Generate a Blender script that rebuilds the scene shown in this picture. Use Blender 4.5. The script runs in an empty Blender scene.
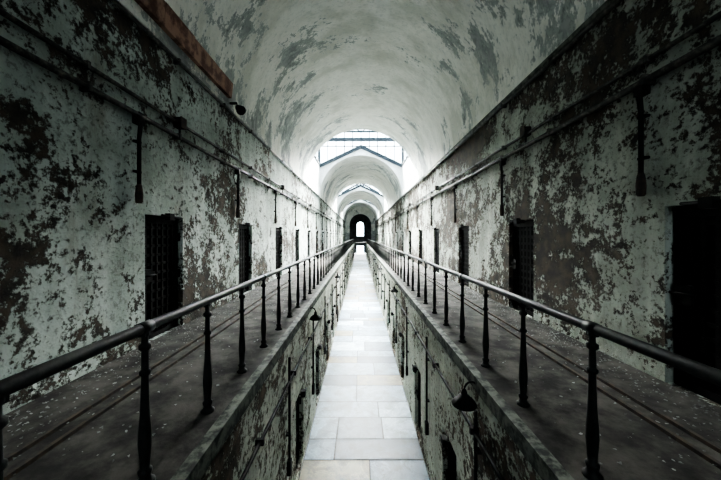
import bpy, bmesh, math, random
from mathutils import Vector, Matrix
random.seed(7)
S=bpy.context.scene
COL=S.collection

# ---------------------------------------------------------------- dimensions
W=3.3       # half width of block at gallery level
OX=1.28     # half width of open well between galleries
GZ=3.11     # gallery floor height
CZ=4.73     # eye height
SZ=7.88     # springing of the vault
EAVE=10.3
Y0=-13.0; YE=66.0
VAULTS=[(-13,18.2),(24.0,37.0),(42.5,53.0),(57.0,66.0)]
WELLS=[(18.2,24.0),(37.0,42.5),(53.0,57.0)]

# ---------------------------------------------------------------- materials
def newmat(name):
    m=bpy.data.materials.new(name); m.use_nodes=True
    nt=m.node_tree; nt.nodes.clear()
    o=nt.nodes.new('ShaderNodeOutputMaterial')
    b=nt.nodes.new('ShaderNodeBsdfPrincipled')
    nt.links.new(b.outputs[0],o.inputs[0])
    return m,nt,b
def N(nt,t,**kw):
    n=nt.nodes.new(t)
    for k,v in kw.items(): setattr(n,k,v)
    return n
def coords(nt,scale=(1,1,1),loc=(0,0,0)):
    c=N(nt,'ShaderNodeTexCoord'); m=N(nt,'ShaderNodeMapping')
    m.inputs['Scale'].default_value=scale; m.inputs['Location'].default_value=loc
    nt.links.new(c.outputs['Object'],m.inputs['Vector'])
    return m.outputs[0]
def noise(nt,vec,scale,detail=8,rough=.6,dist=0):
    n=N(nt,'ShaderNodeTexNoise')
    n.inputs['Scale'].default_value=scale; n.inputs['Detail'].default_value=detail
    n.inputs['Roughness'].default_value=rough; n.inputs['Distortion'].default_value=dist
    nt.links.new(vec,n.inputs['Vector']); return n.outputs['Fac']
def math_(nt,op,a,b=None,c=None):
    n=N(nt,'ShaderNodeMath',operation=op)
    for i,v in enumerate((a,b,c)):
        if v is None: continue
        if isinstance(v,(int,float)): n.inputs[i].default_value=v
        else: nt.links.new(v,n.inputs[i])
    return n.outputs[0]
def step(nt,v,lo,hi,a=0,b=1):
    n=N(nt,'ShaderNodeMapRange'); n.interpolation_type='SMOOTHSTEP'
    n.inputs[1].default_value=lo; n.inputs[2].default_value=hi
    n.inputs[3].default_value=a; n.inputs[4].default_value=b
    nt.links.new(v,n.inputs[0]); return n.outputs[0]
def mix(nt,f,a,b,blend='MIX'):
    n=N(nt,'ShaderNodeMix',data_type='RGBA',blend_type=blend)
    def put(i,v):
        if isinstance(v,(int,float)): n.inputs[i].default_value=v
        elif isinstance(v,tuple): n.inputs[i].default_value=(v[0],v[1],v[2],1)
        else: nt.links.new(v,n.inputs[i])
    put(0,f); put(6,a); put(7,b); return n.outputs[2]
def bump(nt,b,h,strength=.5,dist=.02):
    n=N(nt,'ShaderNodeBump'); n.inputs['Strength'].default_value=strength
    n.inputs['Distance'].default_value=dist
    nt.links.new(h,n.inputs['Height']); nt.links.new(n.outputs[0],b.inputs['Normal'])

def peel(name,paint,paint2,mid,deep,thr,seed,zc=None,zk=0.0,stretch=(1,1,1),soft=.010,freq=1.0,dgap=.03,wb=.5,wm=.7,wf=.5,speck=.7,bigs=.5,rim=.5,rust=None,bs=1.0):
    m,nt,b=newmat(name)
    v=coords(nt,stretch,(seed*3.7,seed*1.9,seed))
    vz=coords(nt,(2.6,2.6,.25),(seed,0,0))
    big=noise(nt,v,bigs,3,.5)
    midn=noise(nt,v,2.9*freq,13,.74,.15)
    fine=noise(nt,v,15.0,8,.72)
    s=math_(nt,'ADD',math_(nt,'MULTIPLY',big,wb),math_(nt,'MULTIPLY',midn,wm))
    s=math_(nt,'ADD',s,math_(nt,'MULTIPLY',fine,wf))
    if zc is not None:
        c=N(nt,'ShaderNodeTexCoord'); sp=N(nt,'ShaderNodeSeparateXYZ')
        nt.links.new(c.outputs['Object'],sp.inputs[0])
        d=math_(nt,'ABSOLUTE',math_(nt,'SUBTRACT',sp.outputs[2],zc))
        s=math_(nt,'ADD',s,math_(nt,'MULTIPLY',d,zk))
    m0=step(nt,s,thr-.022,thr-.008)
    m1=step(nt,s,thr-soft,thr+soft)
    m2=step(nt,s,thr+dgap-soft,thr+dgap+soft)
    streak=noise(nt,vz,1.0,6,.6)
    col=mix(nt,step(nt,streak,.36,.66),paint,paint2)
    blot=noise(nt,v,1.1,5,.6)
    col=mix(nt,step(nt,blot,.46,.66,0,.6),col,(paint2[0]*.66,paint2[1]*.67,paint2[2]*.62))
    if rust:
        vr=coords(nt,(1.4,1.4,.45),(seed*2,5,1)); rn=noise(nt,vr,1.3,9,.68)
        col=mix(nt,step(nt,rn,.55,.70,0,.5),col,rust)
    col=mix(nt,step(nt,fine,.50,.61,0,speck),col,mid)
    col=mix(nt,math_(nt,'MULTIPLY',m0,rim),col,(min(.9,paint[0]*1.25),min(.9,paint[1]*1.23),min(.88,paint[2]*1.2)))  # rim highlight along peel edges, painted lighter into the colour
    col=mix(nt,m1,col,mid)
    dv=noise(nt,v,4.5,6,.65)
    deepc=mix(nt,step(nt,dv,.38,.62),deep,(min(deep[0]*2.5,.4),min(deep[1]*2.15,.4),min(deep[2]*1.9,.4)))
    col=mix(nt,m2,col,deepc)
    nt.links.new(col,b.inputs['Base Color'])
    b.inputs['Roughness'].default_value=.9
    b.inputs['Specular IOR Level'].default_value=.2
    h=math_(nt,'SUBTRACT',math_(nt,'MULTIPLY',fine,.9),math_(nt,'ADD',m1,math_(nt,'MULTIPLY',m2,.6)))
    bump(nt,b,h,bs,.025)
    return m

M={}
M['wall_l']=peel('peeling_paint_left',(.55,.60,.56),(.39,.435,.40),(.18,.185,.165),(.037,.034,.030),.883,1.3,6.2,.014,freq=.95,rust=(.22,.18,.13))
M['wall_r']=peel('peeling_paint_right',(.53,.56,.50),(.35,.375,.33),(.16,.158,.138),(.034,.031,.027),.852,4.1,4.3,.014,freq=.95,rust=(.19,.165,.12))
M['vault']=peel('vault_plaster',(.90,.89,.83),(.82,.81,.75),(.42,.445,.42),(.24,.26,.245),.862,2.2,SZ+W,.020,(.55,.9,.55),.008,.52,.05,.6,.7,.26,.28,.5,.5,bs=.7)
M['lower']=peel('lower_wall_paint',(.58,.60,.52),(.41,.42,.36),(.19,.18,.155),(.048,.042,.035),.875,8.0,1.6,.008,rust=(.18,.14,.095))
M['well']=peel('well_plaster',(.88,.88,.86),(.82,.82,.81),(.6,.61,.6),(.4,.41,.4),.98,5.0)

def simple(name,c1,c2,scale=6,rough=.6,metal=0,bs=.3,bd=.01,lo=.4,hi=.6,spec=.4):
    m,nt,b=newmat(name); v=coords(nt)
    n=noise(nt,v,scale,8,.65)
    nt.links.new(mix(nt,step(nt,n,lo,hi),c1,c2),b.inputs['Base Color'])
    b.inputs['Roughness'].default_value=rough; b.inputs['Metallic'].default_value=metal
    b.inputs['Specular IOR Level'].default_value=spec
    bump(nt,b,n,bs,bd); return m
M['iron']=simple('black_iron',(.005,.0055,.0055),(.011,.010,.0095),9,.7,0,spec=.15)
M['pipe']=simple('conduit_paint',(.012,.012,.011),(.12,.11,.095),11,.6,0,lo=.45,hi=.7)
M['rail']=simple('rail_paint',(.008,.010,.010),(.022,.023,.021),14,.55,0,spec=.22)
M['rust']=simple('rusty_steel',(.02,.017,.015),(.055,.036,.025),7,.8)
M['cell']=simple('cell_darkness',(.004,.004,.004),(.007,.0065,.006),3,.95,spec=.05)  # darkness of the cell interiors put into a near-black colour
M['wood']=simple('rotted_wood',(.11,.052,.038),(.36,.22,.165),3.5,.85,0,.6)
M['gal']=simple('gallery_floor',(.019,.018,.017),(.092,.086,.078),2.6,.9,0,.6,.02,.35,.7,.2)
M['edge']=simple('gallery_edge_paint',(.020,.023,.021),(.11,.12,.10),7,.75,0,.5,spec=.2)
M['steel']=simple('roof_steel',(.012,.017,.022),(.022,.03,.037),4,.6,spec=.2)
M['flake']=simple('paint_flake',(.10,.105,.10),(.26,.27,.26),3,.8)
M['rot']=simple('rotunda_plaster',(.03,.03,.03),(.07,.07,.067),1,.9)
M['slate']=simple('roof_slate',(.04,.045,.05),(.09,.095,.1),3,.8)
M['bed']=simple('mortar_bed',(.012,.013,.013),(.03,.032,.032),9,.9)

def slab(name,c,dirt):
    m,nt,b=newmat(name); v=coords(nt)
    c=tuple(x*k for x,k in zip(c,(.56,.63,.68)))
    n=noise(nt,v,3.2,11,.75,.6); vein=noise(nt,v,1.3,10,.7,1.6); wear=noise(nt,v,.8,6,.65)
    col=mix(nt,step(nt,vein,.35,.65),c,tuple(x*.66 for x in c))
    col=mix(nt,step(nt,math_(nt,'ABSOLUTE',math_(nt,'SUBTRACT',vein,.5)),0,.025,.5,0),col,tuple(min(.8,x*1.6) for x in c))
    col=mix(nt,step(nt,n,.44,.64,0,dirt),col,(.020,.026,.030))
    col=mix(nt,step(nt,wear,.52,.68,0,.55),col,(.040,.046,.048))
    nt.links.new(col,b.inputs['Base Color']); b.inputs['Roughness'].default_value=.5
    b.inputs['Specular IOR Level'].default_value=.3
    bump(nt,b,n,.35,.012); return m
SL=[((.24,.29,.33),.55),((.11,.14,.17),.65),((.38,.43,.46),.4),((.055,.075,.095),.6),((.17,.215,.25),.6),((.23,.18,.10),.5),((.48,.53,.56),.3),((.16,.15,.11),.7)]
for i,(c,d) in enumerate(SL): M['slab%d'%i]=slab('marble_slab_%d'%(i+1),c,d)
def glass_mat():
    m=bpy.data.materials.new('skylight_glass'); m.use_nodes=True; nt=m.node_tree; nt.nodes.clear()
    o=N(nt,'ShaderNodeOutputMaterial'); t=N(nt,'ShaderNodeBsdfTransparent'); g=N(nt,'ShaderNodeBsdfGlossy'); x=N(nt,'ShaderNodeMixShader')
    t.inputs[0].default_value=(.92,.95,.96,1); g.inputs['Roughness'].default_value=.05
    x.inputs[0].default_value=.03
    nt.links.new(t.outputs[0],x.inputs[1]); nt.links.new(g.outputs[0],x.inputs[2]); nt.links.new(x.outputs[0],o.inputs[0]); return m
M['glass']=glass_mat()

# ---------------------------------------------------------------- mesh helper
class MB:
    def __init__(s): s.bm=bmesh.new(); s.mats=[]
    def mi(s,k):
        if k not in s.mats: s.mats.append(k)
        return s.mats.index(k)
    def face(s,pts,k,smooth=False):
        f=s.bm.faces.new([s.bm.verts.new(p) for p in pts]); f.material_index=s.mi(k); f.smooth=smooth
    def box(s,a,b,k):
        x0,y0,z0=a;x1,y1,z1=b
        v=[s.bm.verts.new(p) for p in ((x0,y0,z0),(x1,y0,z0),(x1,y1,z0),(x0,y1,z0),(x0,y0,z1),(x1,y0,z1),(x1,y1,z1),(x0,y1,z1))]
        for q in ((0,3,2,1),(4,5,6,7),(0,1,5,4),(1,2,6,5),(2,3,7,6),(3,0,4,7)):
            f=s.bm.faces.new([v[i] for i in q]); f.material_index=s.mi(k)
    def beam(s,p,q,w,h,k):
        p=Vector(p);q=Vector(q);d=(q-p).normalized()
        up=Vector((0,0,1)) if abs(d.z)<.95 else Vector((0,1,0))
        a=d.cross(up).normalized()*w/2; c=a.cross(d).normalized()*h/2
        v=[]
        for o in (p,q):
            for sa,sc in ((-1,-1),(1,-1),(1,1),(-1,1)): v.append(s.bm.verts.new(o+a*sa+c*sc))
        for f in ((0,1,2,3),(7,6,5,4),(0,4,5,1),(1,5,6,2),(2,6,7,3),(3,7,4,0)):
            ff=s.bm.faces.new([v[i] for i in f]); ff.material_index=s.mi(k)
    def tube(s,pts,r,k,seg=12,caps=True):
        pts=[Vector(p) for p in pts]; rings=[]
        for i,p in enumerate(pts):
            d=(pts[min(i+1,len(pts)-1)]-pts[max(i-1,0)]).normalized()
            up=Vector((0,0,1)) if abs(d.z)<.95 else Vector((0,1,0))
            a=d.cross(up).normalized(); c=a.cross(d).normalized()
            rr=r[i] if isinstance(r,(list,tuple)) else r
            rings.append([s.bm.verts.new(p+a*math.cos(t)*rr+c*math.sin(t)*rr) for t in [2*math.pi*j/seg for j in range(seg)]])
        s._skin(rings,k,seg,caps)
    def _skin(s,rings,k,seg,caps):
        for A,B in zip(rings,rings[1:]):
            for j in range(seg):
                f=s.bm.faces.new((A[j],A[(j+1)%seg],B[(j+1)%seg],B[j])); f.material_index=s.mi(k); f.smooth=True
        if caps:
            for R in (rings[0],rings[-1]):
                f=s.bm.faces.new(R); f.material_index=s.mi(k)
    def lathe(s,c,prof,k,seg=14,caps=True,axis=None):
        c=Vector(c); Mx=Matrix.Identity(3)
        if axis is not None: Mx=Vector((0,0,1)).rotation_difference(Vector(axis)).to_matrix()
        rings=[[s.bm.verts.new(c+Mx@Vector((math.cos(2*math.pi*j/seg)*r,math.sin(2*math.pi*j/seg)*r,z))) for j in range(seg)] for z,r in prof]
        s._skin(rings,k,seg,caps)
    def done(s,name,parent=None,fix=True):
        if fix: bmesh.ops.recalc_face_normals(s.bm,faces=s.bm.faces)
        me=bpy.data.meshes.new(name); s.bm.to_mesh(me); s.bm.free()
        for k in s.mats: me.materials.append(M[k])
        o=bpy.data.objects.new(name,me); COL.objects.link(o)
        if parent: o.parent=parent
        return o

# ---------------------------------------------------------------- walls with doorways
def holed_wall(name,sx,x,y0,y1,z0,z1,holes,depth,mk):
    b=MB(); X=sx*x; XB=sx*(x+depth)
    ys=y0
    for a,c,za,zb in holes:
        if a<y0+.1: continue
        b.face([(X,ys,z0),(X,a,z0),(X,a,z1),(X,ys,z1)],mk)
        if za>z0+1e-4: b.face([(X,a,z0),(X,c,z0),(X,c,za),(X,a,za)],mk)
        b.face([(X,a,zb),(X,c,zb),(X,c,z1),(X,a,z1)],mk)
        X1=sx*(x+.12)
        b.face([(X,a,za),(X1,a,za),(X1,a,zb),(X,a,zb)],mk)
        b.face([(X,c,za),(X1,c,za),(X1,c,zb),(X,c,zb)],mk)
        b.face([(X,a,zb),(X1,a,zb),(X1,c,zb),(X,c,zb)],mk)
        b.face([(X,a,za),(X1,a,za),(X1,c,za),(X,c,za)],mk)
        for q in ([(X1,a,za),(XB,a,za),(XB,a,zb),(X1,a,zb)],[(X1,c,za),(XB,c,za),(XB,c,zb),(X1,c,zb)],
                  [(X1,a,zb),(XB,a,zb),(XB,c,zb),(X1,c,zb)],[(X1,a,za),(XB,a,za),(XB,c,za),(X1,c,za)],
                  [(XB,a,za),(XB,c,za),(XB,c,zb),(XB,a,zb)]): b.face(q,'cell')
        ys=c
    b.face([(X,ys,z0),(X,y1,z0),(X,y1,z1),(X,ys,z1)],mk)
    return b.done(name,fix=False)
DT=GZ+1.95
upL=[4.98+3.48*k for k in range(-4,18)]; upR=[2.85+3.48*k for k in range(-4,18)]
hw=.48
holed_wall('wall_left',-1,W,Y0,YE,GZ,SZ,[(c-hw,c+hw,GZ,DT) for c in upL],1.2,'wall_l')
holed_wall('wall_right',1,W,Y0,YE,GZ,SZ,[(c-hw,c+hw,GZ,DT) for c in upR],1.2,'wall_r')
LT=1.62
loL=[3.5+2.5*k for k in range(-3,25)]; loR=[4.6+2.5*k for k in range(-3,24)]
lw=.36
holed_wall('wall_lower_left',-1,OX,Y0,YE,0,GZ-.16,[(c-lw,c+lw,.06,LT) for c in loL],1.2,'lower')
holed_wall('wall_lower_right',1,OX,Y0,YE,0,GZ-.16,[(c-lw,c+lw,.06,LT) for c in loR],1.2,'lower')

# lattice iron doors
def lattice_door(name,w,h,nx,nz):
    b=MB()
    b.box((-.03,-w/2,0),(.03,-w/2+.07,h),'iron'); b.box((-.03,w/2-.07,0),(.03,w/2,h),'iron')
    b.box((-.03,-w/2,h-.08),(.03,w/2,h),'iron'); b.box((-.03,-w/2,0),(.03,w/2,.08),'iron')
    for i in range(1,nx):
        y=-w/2+w*i/nx; b.box((-.014,y-.024,.05),(-.004,y+.024,h-.05),'iron')
    for i in range(1,nz):
        z=h*i/nz; b.box((-.004,-w/2+.04,z-.024),(.006,w/2-.04,z+.024),'iron')
        for j in range(1,nx):
            y=-w/2+w*j/nx; b.box((-.022,y-.008,z-.008),(-.014,y+.008,z+.008),'iron')
    for i in range(5):
        b.box((.07,-w/2+.02+(w-.04)*i/5,.02),(.11,-w/2+.02+(w-.04)*(i+1)/5-.008,h-.02),'cell')  # backing boards added dark so the doorway reads near black
    for z in (.25,h*.5,h-.3):
        b.lathe((-.05,-w/2-.0,z-.07),[(0,.022),(.14,.022)],'iron',8)
        b.box((-.045,-w/2,z-.03),(-.03,-w/2+.2,z+.03),'iron')
    b.box((-.07,w/2-.2,h*.47),(-.02,w/2-.04,h*.58),'iron')
    b.tube([(-.08,w/2-.26,h*.53),(-.08,w/2+.0,h*.53)],.014,'iron',8)
    b.box((-.05,-w/2,h-.005),(.04,w/2,h+.03),'iron')
    b.tube([(-.20,-w*.3,h+.03),(-.20,w*.25,h+.05)],.018,'iron',8)
    b.box((-.22,-.06,h-.02),(-.14,.06,h+.09),'iron')
    b.box((-.15,-.02,h-.0),(.0,.02,h+.03),'iron')
    return b
tpl=lattice_door('door',.92,1.90,7,13).done('door_1')
n=1
def place(o,sx,x,c,z):
    o.location=(sx*(x+.11),c,z); o.rotation_euler=(0,0,0 if sx>0 else math.pi)
place(tpl,-1,W,upL[0],GZ)
for sx,L in ((-1,upL[1:]),(1,upR)):
    for c in L:
        n+=1; o=bpy.data.objects.new('door_%d'%n,tpl.data); COL.objects.link(o); place(o,sx,W,c,GZ)
tp2=lattice_door('door',.68,1.50,5,10).done('door_%d'%(n+1)); n+=1
place(tp2,-1,OX,loL[0],.06)
for sx,L in ((-1,loL[1:]),(1,loR)):
    for c in L:
        n+=1; o=bpy.data.objects.new('door_%d'%n,tp2.data); COL.objects.link(o); place(o,sx,OX,c,.06)

# ---------------------------------------------------------------- vault, lunettes and light wells
b=MB(); SEG=48
for ya,yb in VAULTS:
    ny=max(1,int((yb-ya)/1.0))
    vs=[[b.bm.verts.new((-W*math.cos(math.pi*i/SEG),ya+(yb-ya)*j/ny,SZ+W*math.sin(math.pi*i/SEG))) for i in range(SEG+1)] for j in range(ny+1)]
    for j in range(ny):
        for i in range(SEG):
            f=b.bm.faces.new((vs[j][i],vs[j][i+1],vs[j+1][i+1],vs[j+1][i])); f.material_index=b.mi('vault'); f.smooth=True
b.done('ceiling',fix=False)
APX=11.85
def roofz(x): return EAVE+(APX-EAVE)*(1-abs(x)/W)
b=MB(); ends=[v for w in WELLS for v in w]
for y in ends:
    for i in range(SEG):
        x0=-W*math.cos(math.pi*i/SEG);x1=-W*math.cos(math.pi*(i+1)/SEG)
        z0=SZ+W*math.sin(math.pi*i/SEG);z1=SZ+W*math.sin(math.pi*(i+1)/SEG)
        b.face([(x0,y,z0),(x1,y,z1),(x1,y,roofz(x1)),(x0,y,roofz(x0))],'well')
b.done('wall_lunettes',fix=False)
b=MB()
for ya,yb in WELLS:
    for sx in (-1,1): b.box((sx*W,ya,SZ),(sx*(W+.3),yb,EAVE),'well')
b.done('wall_light_wells')
b=MB()
for ya,yb in VAULTS:
    for sx in (-1,1):
        b.face([(sx*(W+1.6),ya,EAVE-.8),(sx*(W+1.6),yb,EAVE-.8),(0,yb,APX+.03),(0,ya,APX+.03)],'slate')
b.done('slate_roof',fix=False)
TOPE=12.4; RID=14.2
for wi,(ya,yb) in enumerate(WELLS):
    root=bpy.data.objects.new('skylight',None); COL.objects.link(root)
    b=MB()
    for y in (ya+.1,yb-.1):
        for sx in (-1,1):
            b.beam((sx*W,y,EAVE),(0,y,APX),.2,.24,'steel')
            b.beam((sx*W,y,TOPE),(0,y,RID),.14,.20,'steel')
            b.beam((sx*W,y,EAVE),(sx*W,y,TOPE),.18,.18,'steel')
        b.beam((-W,y,TOPE),(W,y,TOPE),.16,.28,'steel')
        b.beam((-W,y,(TOPE+APX)/2-.25),(W,y,(TOPE+APX)/2-.25),.06,.08,'steel')
        for x in [i*.66 for i in range(-4,5)]: b.beam((x,y,roofz(x)),(x,y,RID-(RID-TOPE)*abs(x)/W),.07,.07,'steel')
    ny=max(3,round((yb-ya)/.9))
    for i in range(ny+1):
        y=ya+(yb-ya)*i/ny
        for sx in (-1,1):
            b.beam((sx*W,y,EAVE),(sx*W,y,TOPE),.06,.07,'steel')
            b.beam((sx*W,y,TOPE),(0,y,RID),.06,.09,'steel')
    for sx in (-1,1):
        b.beam((sx*W,ya,EAVE+.05),(sx*W,yb,EAVE+.05),.14,.1,'steel')
        b.beam((sx*W,ya,TOPE),(sx*W,yb,TOPE),.14,.14,'steel')
        b.beam((sx*W,ya,(EAVE+TOPE)/2),(sx*W,yb,(EAVE+TOPE)/2),.05,.05,'steel')
        b.beam((sx*W/2,ya,(RID+TOPE)/2),(sx*W/2,yb,(RID+TOPE)/2),.06,.08,'steel')
    b.beam((0,ya,RID),(0,yb,RID),.12,.16,'steel')
    for t in ((.5,) if yb-ya<5.6 else (.33,.67)):
        y=ya+(yb-ya)*t
        b.beam((-W,y,TOPE),(W,y,TOPE),.1,.12,'steel'); b.beam((0,y,TOPE),(0,y,RID),.07,.08,'steel')
        for sx in (-1,1): b.beam((0,y,TOPE),(sx*W/2,y,(RID+TOPE)/2),.06,.07,'steel')
    b.done('frame',root)
    g=MB()
    for sx in (-1,1):
        g.face([(sx*W,ya,EAVE),(sx*W,yb,EAVE),(sx*W,yb,TOPE),(sx*W,ya,TOPE)],'glass')
        g.face([(sx*W,ya,TOPE),(sx*W,yb,TOPE),(0,yb,RID),(0,ya,RID)],'glass')
    g.done('panes',root)
# back wall of the block behind the viewpoint, with a window added for light
b=MB(); wx=2.6; zs=4.6; za=7.6
b.face([(-W,Y0,0),(W,Y0,0),(W,Y0,zs),(-W,Y0,zs)],'rot')
for sx in (-1,1): b.face([(sx*wx,Y0,zs),(sx*W,Y0,zs),(sx*W,Y0,11.5),(sx*wx,Y0,11.5)],'rot')
for i in range(16):
    x0=-wx*math.cos(math.pi*i/16); x1=-wx*math.cos(math.pi*(i+1)/16)
    b.face([(x0,Y0,za+wx*math.sin(math.pi*i/16)),(x1,Y0,za+wx*math.sin(math.pi*(i+1)/16)),(x1,Y0,11.5),(x0,Y0,11.5)],'rot')
b.done('wall_back',fix=False)
b=MB()
for x in (-1.3,0,1.3): b.box((x-.04,Y0-.06,zs),(x+.04,Y0-.01,za+math.sqrt(wx*wx-x*x)),'iron')
for z in (5.6,6.6,7.6,8.6): b.box((-wx,Y0-.06,z-.03),(wx,Y0-.01,z+.03),'iron')
b.done('added_fill_window')  # glazing bars of the added window, unseen, brightens vault and near walls

# ---------------------------------------------------------------- floors
rs=random.Random(33)
b=MB(); b.box((-OX-.05,Y0,-.2),(OX+.05,YE,-.012),'bed'); b.box((-6,YE,-.2),(6,84,-.012),'bed')
wts=[22,17,16,9,19,9,9,9]
y=Y0
while y<84:
    d=rs.uniform(.55,1.05); y2=min(y+d,84)
    XW=OX if y2<=YE else 6.0
    x=-XW
    while x<XW-.02:
        wdt=rs.choice((.65,.85,1.1,1.4,1.7)); x2=x+wdt
        if XW-x2<.40: x2=XW
        k='slab%d'%rs.choices(range(8),wts)[0]; g=.007
        cuts=[(y,y2)]
        if wdt<1 and rs.random()<.25: ym=y+(y2-y)*rs.uniform(.4,.6); cuts=[(y,ym),(ym,y2)]
        for ca,cb in cuts:
            t=[rs.uniform(-.006,.003) for _ in range(4)]
            j=lambda:rs.uniform(0,.014)
            b.face([(x+g+j(),ca+g+j(),t[0]),(x2-g-j(),ca+g+j(),t[1]),(x2-g-j(),cb-g-j(),t[2]),(x+g+j(),cb-g-j(),t[3])],k)
            if rs.random()<.5: k='slab%d'%rs.choices(range(8),wts)[0]
        x=x2
    y=y2
b.done('floor',fix=False)
for sx,nm in ((-1,'gallery_floor_left'),(1,'gallery_floor_right')):
    b=MB()
    xs=sorted((sx*(OX-.03),sx*W))
    b.box((xs[0],Y0,GZ-.16),(xs[1],YE,GZ),'gal')
    e=sorted((sx*(OX-.06),sx*(OX+.04))); b.box((e[0],Y0,GZ-.12),(e[1],YE,GZ+.03),'edge')
    e=sorted((sx*(OX-.03),sx*(OX+.0))); b.box((e[0],Y0,GZ-.34),(e[1],YE,GZ-.12),'lower')
    for x in (2.42,2.60):
        e=sorted((sx*x,sx*(x+.035))); b.box((e[0],Y0,GZ),(e[1],YE,GZ+.03),'rust')
    b.done(nm)

# paint debris on galleries
b=MB()
for i in range(9000):
    sx=random.choice((-1,1)); y=random.uniform(.6,24)
    x=W-.03-abs(random.gauss(0,.35)) if random.random()<.75 else random.uniform(1.6,3.2)
    if x<1.6: continue
    s=random.uniform(.005,.018); a=random.uniform(0,6.28); pts=[]
    nn=random.choice((3,4,5)); z=GZ+.006
    for j in range(nn):
        t=a+2*math.pi*j/nn; r=s*random.uniform(.6,1.2)
        pts.append((sx*x+r*math.cos(t),y+r*math.sin(t),z+random.uniform(0,.014)))
    b.face(pts,'flake')
b.done('paint_debris',fix=False)

# ---------------------------------------------------------------- railings
prof=[(0,.060),(.015,.060),(.025,.043),(.05,.032),(.075,.042),(.09,.042),(.10,.028),(.16,.032),(.26,.040),(.34,.037),
      (.46,.028),(.60,.024),(.70,.022),(.71,.034),(.73,.034),(.74,.022),(.86,.020),(.875,.036),(.90,.036),(.91,.020),(.95,.019),(.965,.028),(.99,.028)]
for sx,first,sp,drop in ((-1,1.97,.81,.60),(1,2.03,.86,.62)):
    root=bpy.data.objects.new('gallery_railing',None); COL.objects.link(root)
    X=sx*1.49; zt=CZ-drop; hh=zt-GZ
    b=MB()
    pts=[]; y=Y0+.1
    while y<YE-1: pts.append((X+random.uniform(-.004,.004),y,zt+random.uniform(-.003,.003))); y+=1.7
    pts.append((X,YE-.05,zt)); b.tube(pts,.034,'rail',16)
    y=first
    while y-3*sp>Y0: y-=3*sp
    while y<YE-.1:
        b.tube([(X,y-.05,zt),(X,y+.05,zt)],.040,'rail',14); y+=sp*3
    b.done('handrail',root)
    b=MB(); y=first
    while y-sp>Y0+.3: y-=sp
    while y<YE-.1:
        b.lathe((X,y,GZ),[(z*hh*.99,r) for z,r in prof],'rail',12 if y<12 else 8)
        b.box((X-.022,y-.03,zt-.055),(X+.022,y+.03,zt-.02),'rail')
        y+=sp
    b.done('balusters',root)

# ---------------------------------------------------------------- pipes on walls
def pipe_run(name,sx,x,z,r,mk,y0=Y0+.2,y1=YE-.2,clip=1.74,wob=.006):
    b=MB(); pts=[]; y=y0
    while y<y1-.5: pts.append((sx*(x-r-.03)+random.uniform(-wob,wob),y,z+random.uniform(-wob,wob))); y+=1.2
    pts.append((sx*(x-r-.03),y1,z)); b.tube(pts,r,mk,10)
    y=y0+.6
    while y<y1:
        a=sorted((sx*x,sx*(x-.05-2*r))); b.box((a[0],y-.02,z-r-.015),(a[1],y+.02,z+r+.015),mk); y+=clip
    return b.done(name)
pipe_run('conduit_pipe',-1,W,CZ+1.97,.028,'pipe')
pipe_run('conduit_pipe',-1,W,CZ+1.72,.036,'pipe')
pipe_run('conduit_pipe',1,W,CZ+2.04,.028,'pipe')
pipe_run('conduit_pipe',1,W,CZ+1.80,.042,'pipe')
pipe_run('conduit_pipe',1,W,CZ+3.02,.04,'pipe')
pipe_run('conduit_pipe',-1,W,CZ+3.02,.03,'pipe')
pipe_run('conduit_pipe',-1,OX,GZ-.75,.022,'iron')
pipe_run('conduit_pipe',1,OX,GZ-.62,.022,'iron')
def drop(sx,c,z1,z0):
    b=MB(); x=sx*(W-.06)
    b.tube([(x,c,z1),(x+sx*-.02,c,z1-.12),(x,c,z1-.3),(x,c,z0+.12)],[.026,.030,.026,.026],'iron',10)
    b.lathe((x,c,z0),[(0,.03),(.02,.045),(.12,.05),(.24,.038),(.28,.024)],'rust',10)
    for z in (z1-.35,z0+.45):
        b.box((min(x,sx*W),c-.05,z-.015),(max(x,sx*W),c+.05,z+.015),'iron')
    b.box((min(sx*(W-.10),sx*W),c-.055,z1-.10),(max(sx*(W-.10),sx*W),c+.055,z1+.06),'iron')
    b.done('conduit_drop')
for k in range(14):
    drop(-1,4.3+3.48*k,CZ+1.70,CZ+.47)
    drop(1,3.55+3.48*k,CZ+1.76,CZ+.47)
def jbox(sx,y,z,s=.14):
    b=MB(); a=sorted((sx*W,sx*(W-.13)))
    b.box((a[0],y-s/2,z-s*.6),(a[1],y+s/2,z+s*.6),'iron')
    a2=sorted((sx*(W-.13),sx*(W-.145))); b.box((a2[0],y-s/2-.01,z-s*.6-.01),(a2[1],y+s/2+.01,z+s*.6+.01),'rust')
    b.tube([(sx*(W-.07),y,z-s*.6),(sx*(W-.07),y,z-s*.6-.12)],.018,'iron',8)
    b.done('junction_box')
for k in range(6):
    jbox(-1,5.25+6.96*k,CZ+1.97); jbox(1,6.0+6.96*k,CZ+2.08)
for sx,st in ((-1,2.4),(1,3.4)):
    for k in range(24):
        c=st+2.5*k; b=MB(); x=sx*(OX-.05)
        b.tube([(x,c,GZ-.36),(x,c,1.0)],.02,'iron',8)
        b.box((min(x-.03,x+.03),c-.05,.85),(max(x-.03,x+.03),c+.05,1.08),'iron')
        for z in (2.3,1.5): b.box((min(x,sx*OX),c-.04,z-.015),(max(x,sx*OX),c+.04,z+.015),'iron')
        b.done('conduit_drop')

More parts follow.
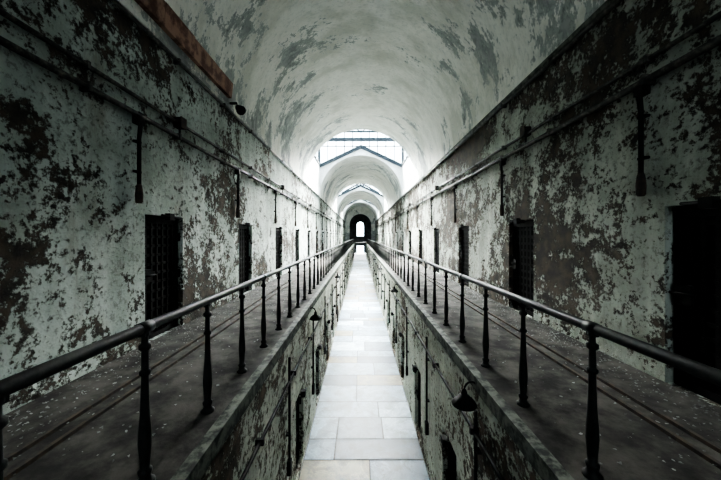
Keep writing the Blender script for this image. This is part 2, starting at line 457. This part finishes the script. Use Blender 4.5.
# ---------------------------------------------------------------- gooseneck lamps on gallery edge
def goose(sx,y,z,reach=.15):
    b=MB(); x0=sx*OX
    b.lathe((x0,y,z),[(0,.055),(.02,.055),(.03,.03)],'iron',14,axis=(-sx,0,0))
    pts=[]
    for i in range(9):
        t=i/8*math.pi
        pts.append((x0-sx*(.03+reach*(1-math.cos(t))/2),y,z+.08*math.sin(t)-(.02*i/8)))
    b.tube(pts,.012,'iron',8)
    e=Vector(pts[-1])
    b.lathe(e+Vector((0,0,-.17)),[(0,.135),(.012,.138),(.03,.128),(.065,.10),(.10,.055),(.11,.034),(.15,.030),(.175,.018)],'iron',18,caps=False)
    b.lathe(e+Vector((0,0,-.17)),[(0,.012),(.02,.035),(.05,.04),(.08,.025),(.10,.02)],'flake',12)
    b.done('gooseneck_lamp')
goose(1,3.4,GZ-.10); goose(-1,6.9,GZ-.10)
for k in range(1,7): goose(1,3.4+6.9*k,GZ-.10); goose(-1,6.9+6.9*k,GZ-.10)

# wooden trunking at left springing and flood lamp at its end
b=MB()
a0,a1=.06,.17
def vp(a,rr): return (-rr*math.cos(a),SZ+rr*math.sin(a))
y0,y1=-4.5,7.3; segs=14
for i in range(segs):
    ya=y0+(y1-y0)*i/segs; yb=y0+(y1-y0)*(i+1)/segs-.008
    q=[vp(a0,W-.01),vp(a1,W-.01),vp(a1+random.uniform(-.006,.006),W-.10),vp(a0,W-.10)]
    v=[b.bm.verts.new((p[0],yy,p[1])) for yy in (ya,yb) for p in q]
    for f in ((0,1,2,3),(7,6,5,4),(0,4,5,1),(1,5,6,2),(2,6,7,3),(3,7,4,0)):
        ff=b.bm.faces.new([v[t] for t in f]); ff.material_index=b.mi('wood')
b.done('wooden_trunking')
b=MB(); px,pz=-W+.16,CZ+3.28
b.box((px-.16,7.40,pz-.02),(px+.02,7.46,pz+.02),'iron')
b.tube([(px,7.43,pz),(px+.04,7.43,pz-.06),(px+.04,7.3,pz-.12)],.014,'iron',8)
b.lathe((px+.06,7.36,pz-.12),[(0,.05),(.05,.075),(.10,.08),(.20,.11),(.22,.115)],'iron',14,axis=(.6,-.5,-.6))
b.done('flood_lamp')
for i,sx in enumerate((-1,1)):
    b=MB(); a=sorted((sx*W,sx*(W-.05))); b.box((a[0],Y0,SZ-.05),(a[1],YE,SZ+.03),'vault' if sx<0 else 'edge'); b.done('trim_%d'%(i+1))

# ---------------------------------------------------------------- end wall and rotunda
b=MB(); y=YE; oh=2.35; asz=7.2
def archtop(x): return asz+math.sqrt(max(0,oh*oh-x*x))
nn=32
b.face([(-W,y,GZ),(-oh,y,GZ),(-oh,y,asz),(-W,y,asz)],'vault'); b.face([(W,y,GZ),(oh,y,GZ),(oh,y,asz),(W,y,asz)],'vault')
xs=[-W,-3.0,-2.7]+[-oh*math.cos(math.pi*i/nn) for i in range(nn+1)]+[2.7,3.0,W]
for a,c in zip(xs,xs[1:]):
    f=lambda x:(asz if abs(x)>=oh else archtop(x))
    g=lambda x:SZ+math.sqrt(max(0,W*W-x*x))
    b.face([(a,y,f(a)),(c,y,f(c)),(c,y,g(c)),(a,y,g(a))],'vault')
for sx in (-1,1): b.face([(sx*OX,y,0),(sx*6,y,0),(sx*6,y,GZ),(sx*OX,y,GZ)],'rot')
for sx in (-1,1): b.face([(sx*W,y,GZ),(sx*6,y,GZ),(sx*6,y,12),(sx*W,y,12)],'rot')
b.done('wall_end_arch',fix=False)
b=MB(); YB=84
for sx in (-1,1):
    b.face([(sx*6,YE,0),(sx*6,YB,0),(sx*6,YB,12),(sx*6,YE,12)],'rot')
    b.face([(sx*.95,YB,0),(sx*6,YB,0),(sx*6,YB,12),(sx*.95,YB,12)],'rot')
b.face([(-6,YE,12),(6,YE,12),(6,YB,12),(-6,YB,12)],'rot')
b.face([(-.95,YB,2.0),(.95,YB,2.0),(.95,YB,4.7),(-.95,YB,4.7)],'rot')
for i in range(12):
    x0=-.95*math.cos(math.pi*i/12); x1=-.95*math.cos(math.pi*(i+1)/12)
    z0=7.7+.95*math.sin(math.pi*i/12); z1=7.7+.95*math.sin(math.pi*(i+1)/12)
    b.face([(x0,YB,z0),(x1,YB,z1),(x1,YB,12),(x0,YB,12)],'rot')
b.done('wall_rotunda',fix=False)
b=MB()
for x in (-.32,.32): b.box((x-.04,YB-.05,4.7),(x+.04,YB,8.5),'iron')
for z in (5.7,6.7,7.7): b.box((-.95,YB-.05,z-.04),(.95,YB,z+.04),'iron')
b.done('window_1')
b=MB(); b.box((-5.9,YE+10,GZ-.2),(5.9,YE+13,GZ),'gal')
for x in [i*.5-3 for i in range(13)]: b.tube([(x,YE+10.1,GZ),(x,YE+10.1,GZ+1)],.03,'rail',6)
b.tube([(-3.4,YE+10.1,GZ+1),(3.4,YE+10.1,GZ+1)],.04,'rail',8)
b.done('rotunda_bridge')

# ---------------------------------------------------------------- light
w=bpy.data.worlds.new('overcast_sky'); S.world=w; w.use_nodes=True
bg=w.node_tree.nodes['Background']; bg.inputs[0].default_value=(.78,.92,1.0,1); bg.inputs[1].default_value=9.0
sl=bpy.data.lights.new('hazy_sun','SUN'); sl.energy=430; sl.angle=math.radians(80); sl.color=(.97,1,.97)
so=bpy.data.objects.new('hazy_sun',sl); COL.objects.link(so); so.location=(0,30,30); so.rotation_euler=(math.radians(-32),0,0)
def portal(loc,rot,sx,sy):
    l=bpy.data.lights.new('skylight_portal','AREA'); l.shape='RECTANGLE'; l.size=sx; l.size_y=sy
    l.cycles.is_portal=True
    o=bpy.data.objects.new('skylight_portal',l); COL.objects.link(o); o.location=loc; o.rotation_euler=rot
for ya,yb in WELLS:
    portal((0,(ya+yb)/2,RID+.2),(0,0,0),2*W+.4,yb-ya+.2)
    for sx in (-1,1): portal((sx*(W+.25),(ya+yb)/2,(EAVE+RID)/2),(0,sx*math.pi/2,0),RID-EAVE,yb-ya+.2)
    for y,r in ((ya-.1,math.pi/2),(yb+.1,-math.pi/2)): portal((0,y,(EAVE+RID)/2),(r,0,0),2*W+.4,RID-EAVE)
portal((0,Y0-.2,7.4),(math.pi/2,0,0),5.4,5.8)  # portal for the added back window

cam=bpy.data.cameras.new('camera'); co=bpy.data.objects.new('camera',cam); COL.objects.link(co)
co.location=(-.08,0,CZ); co.rotation_euler=(math.pi/2,0,0); cam.lens=15; cam.sensor_width=36
cam.shift_y=-4/721; cam.shift_x=.5/721; cam.clip_start=.05; cam.clip_end=300
S.camera=co
S.view_settings.view_transform='AgX'
try: S.view_settings.look='AgX - High Contrast'
except Exception as e: print(e)
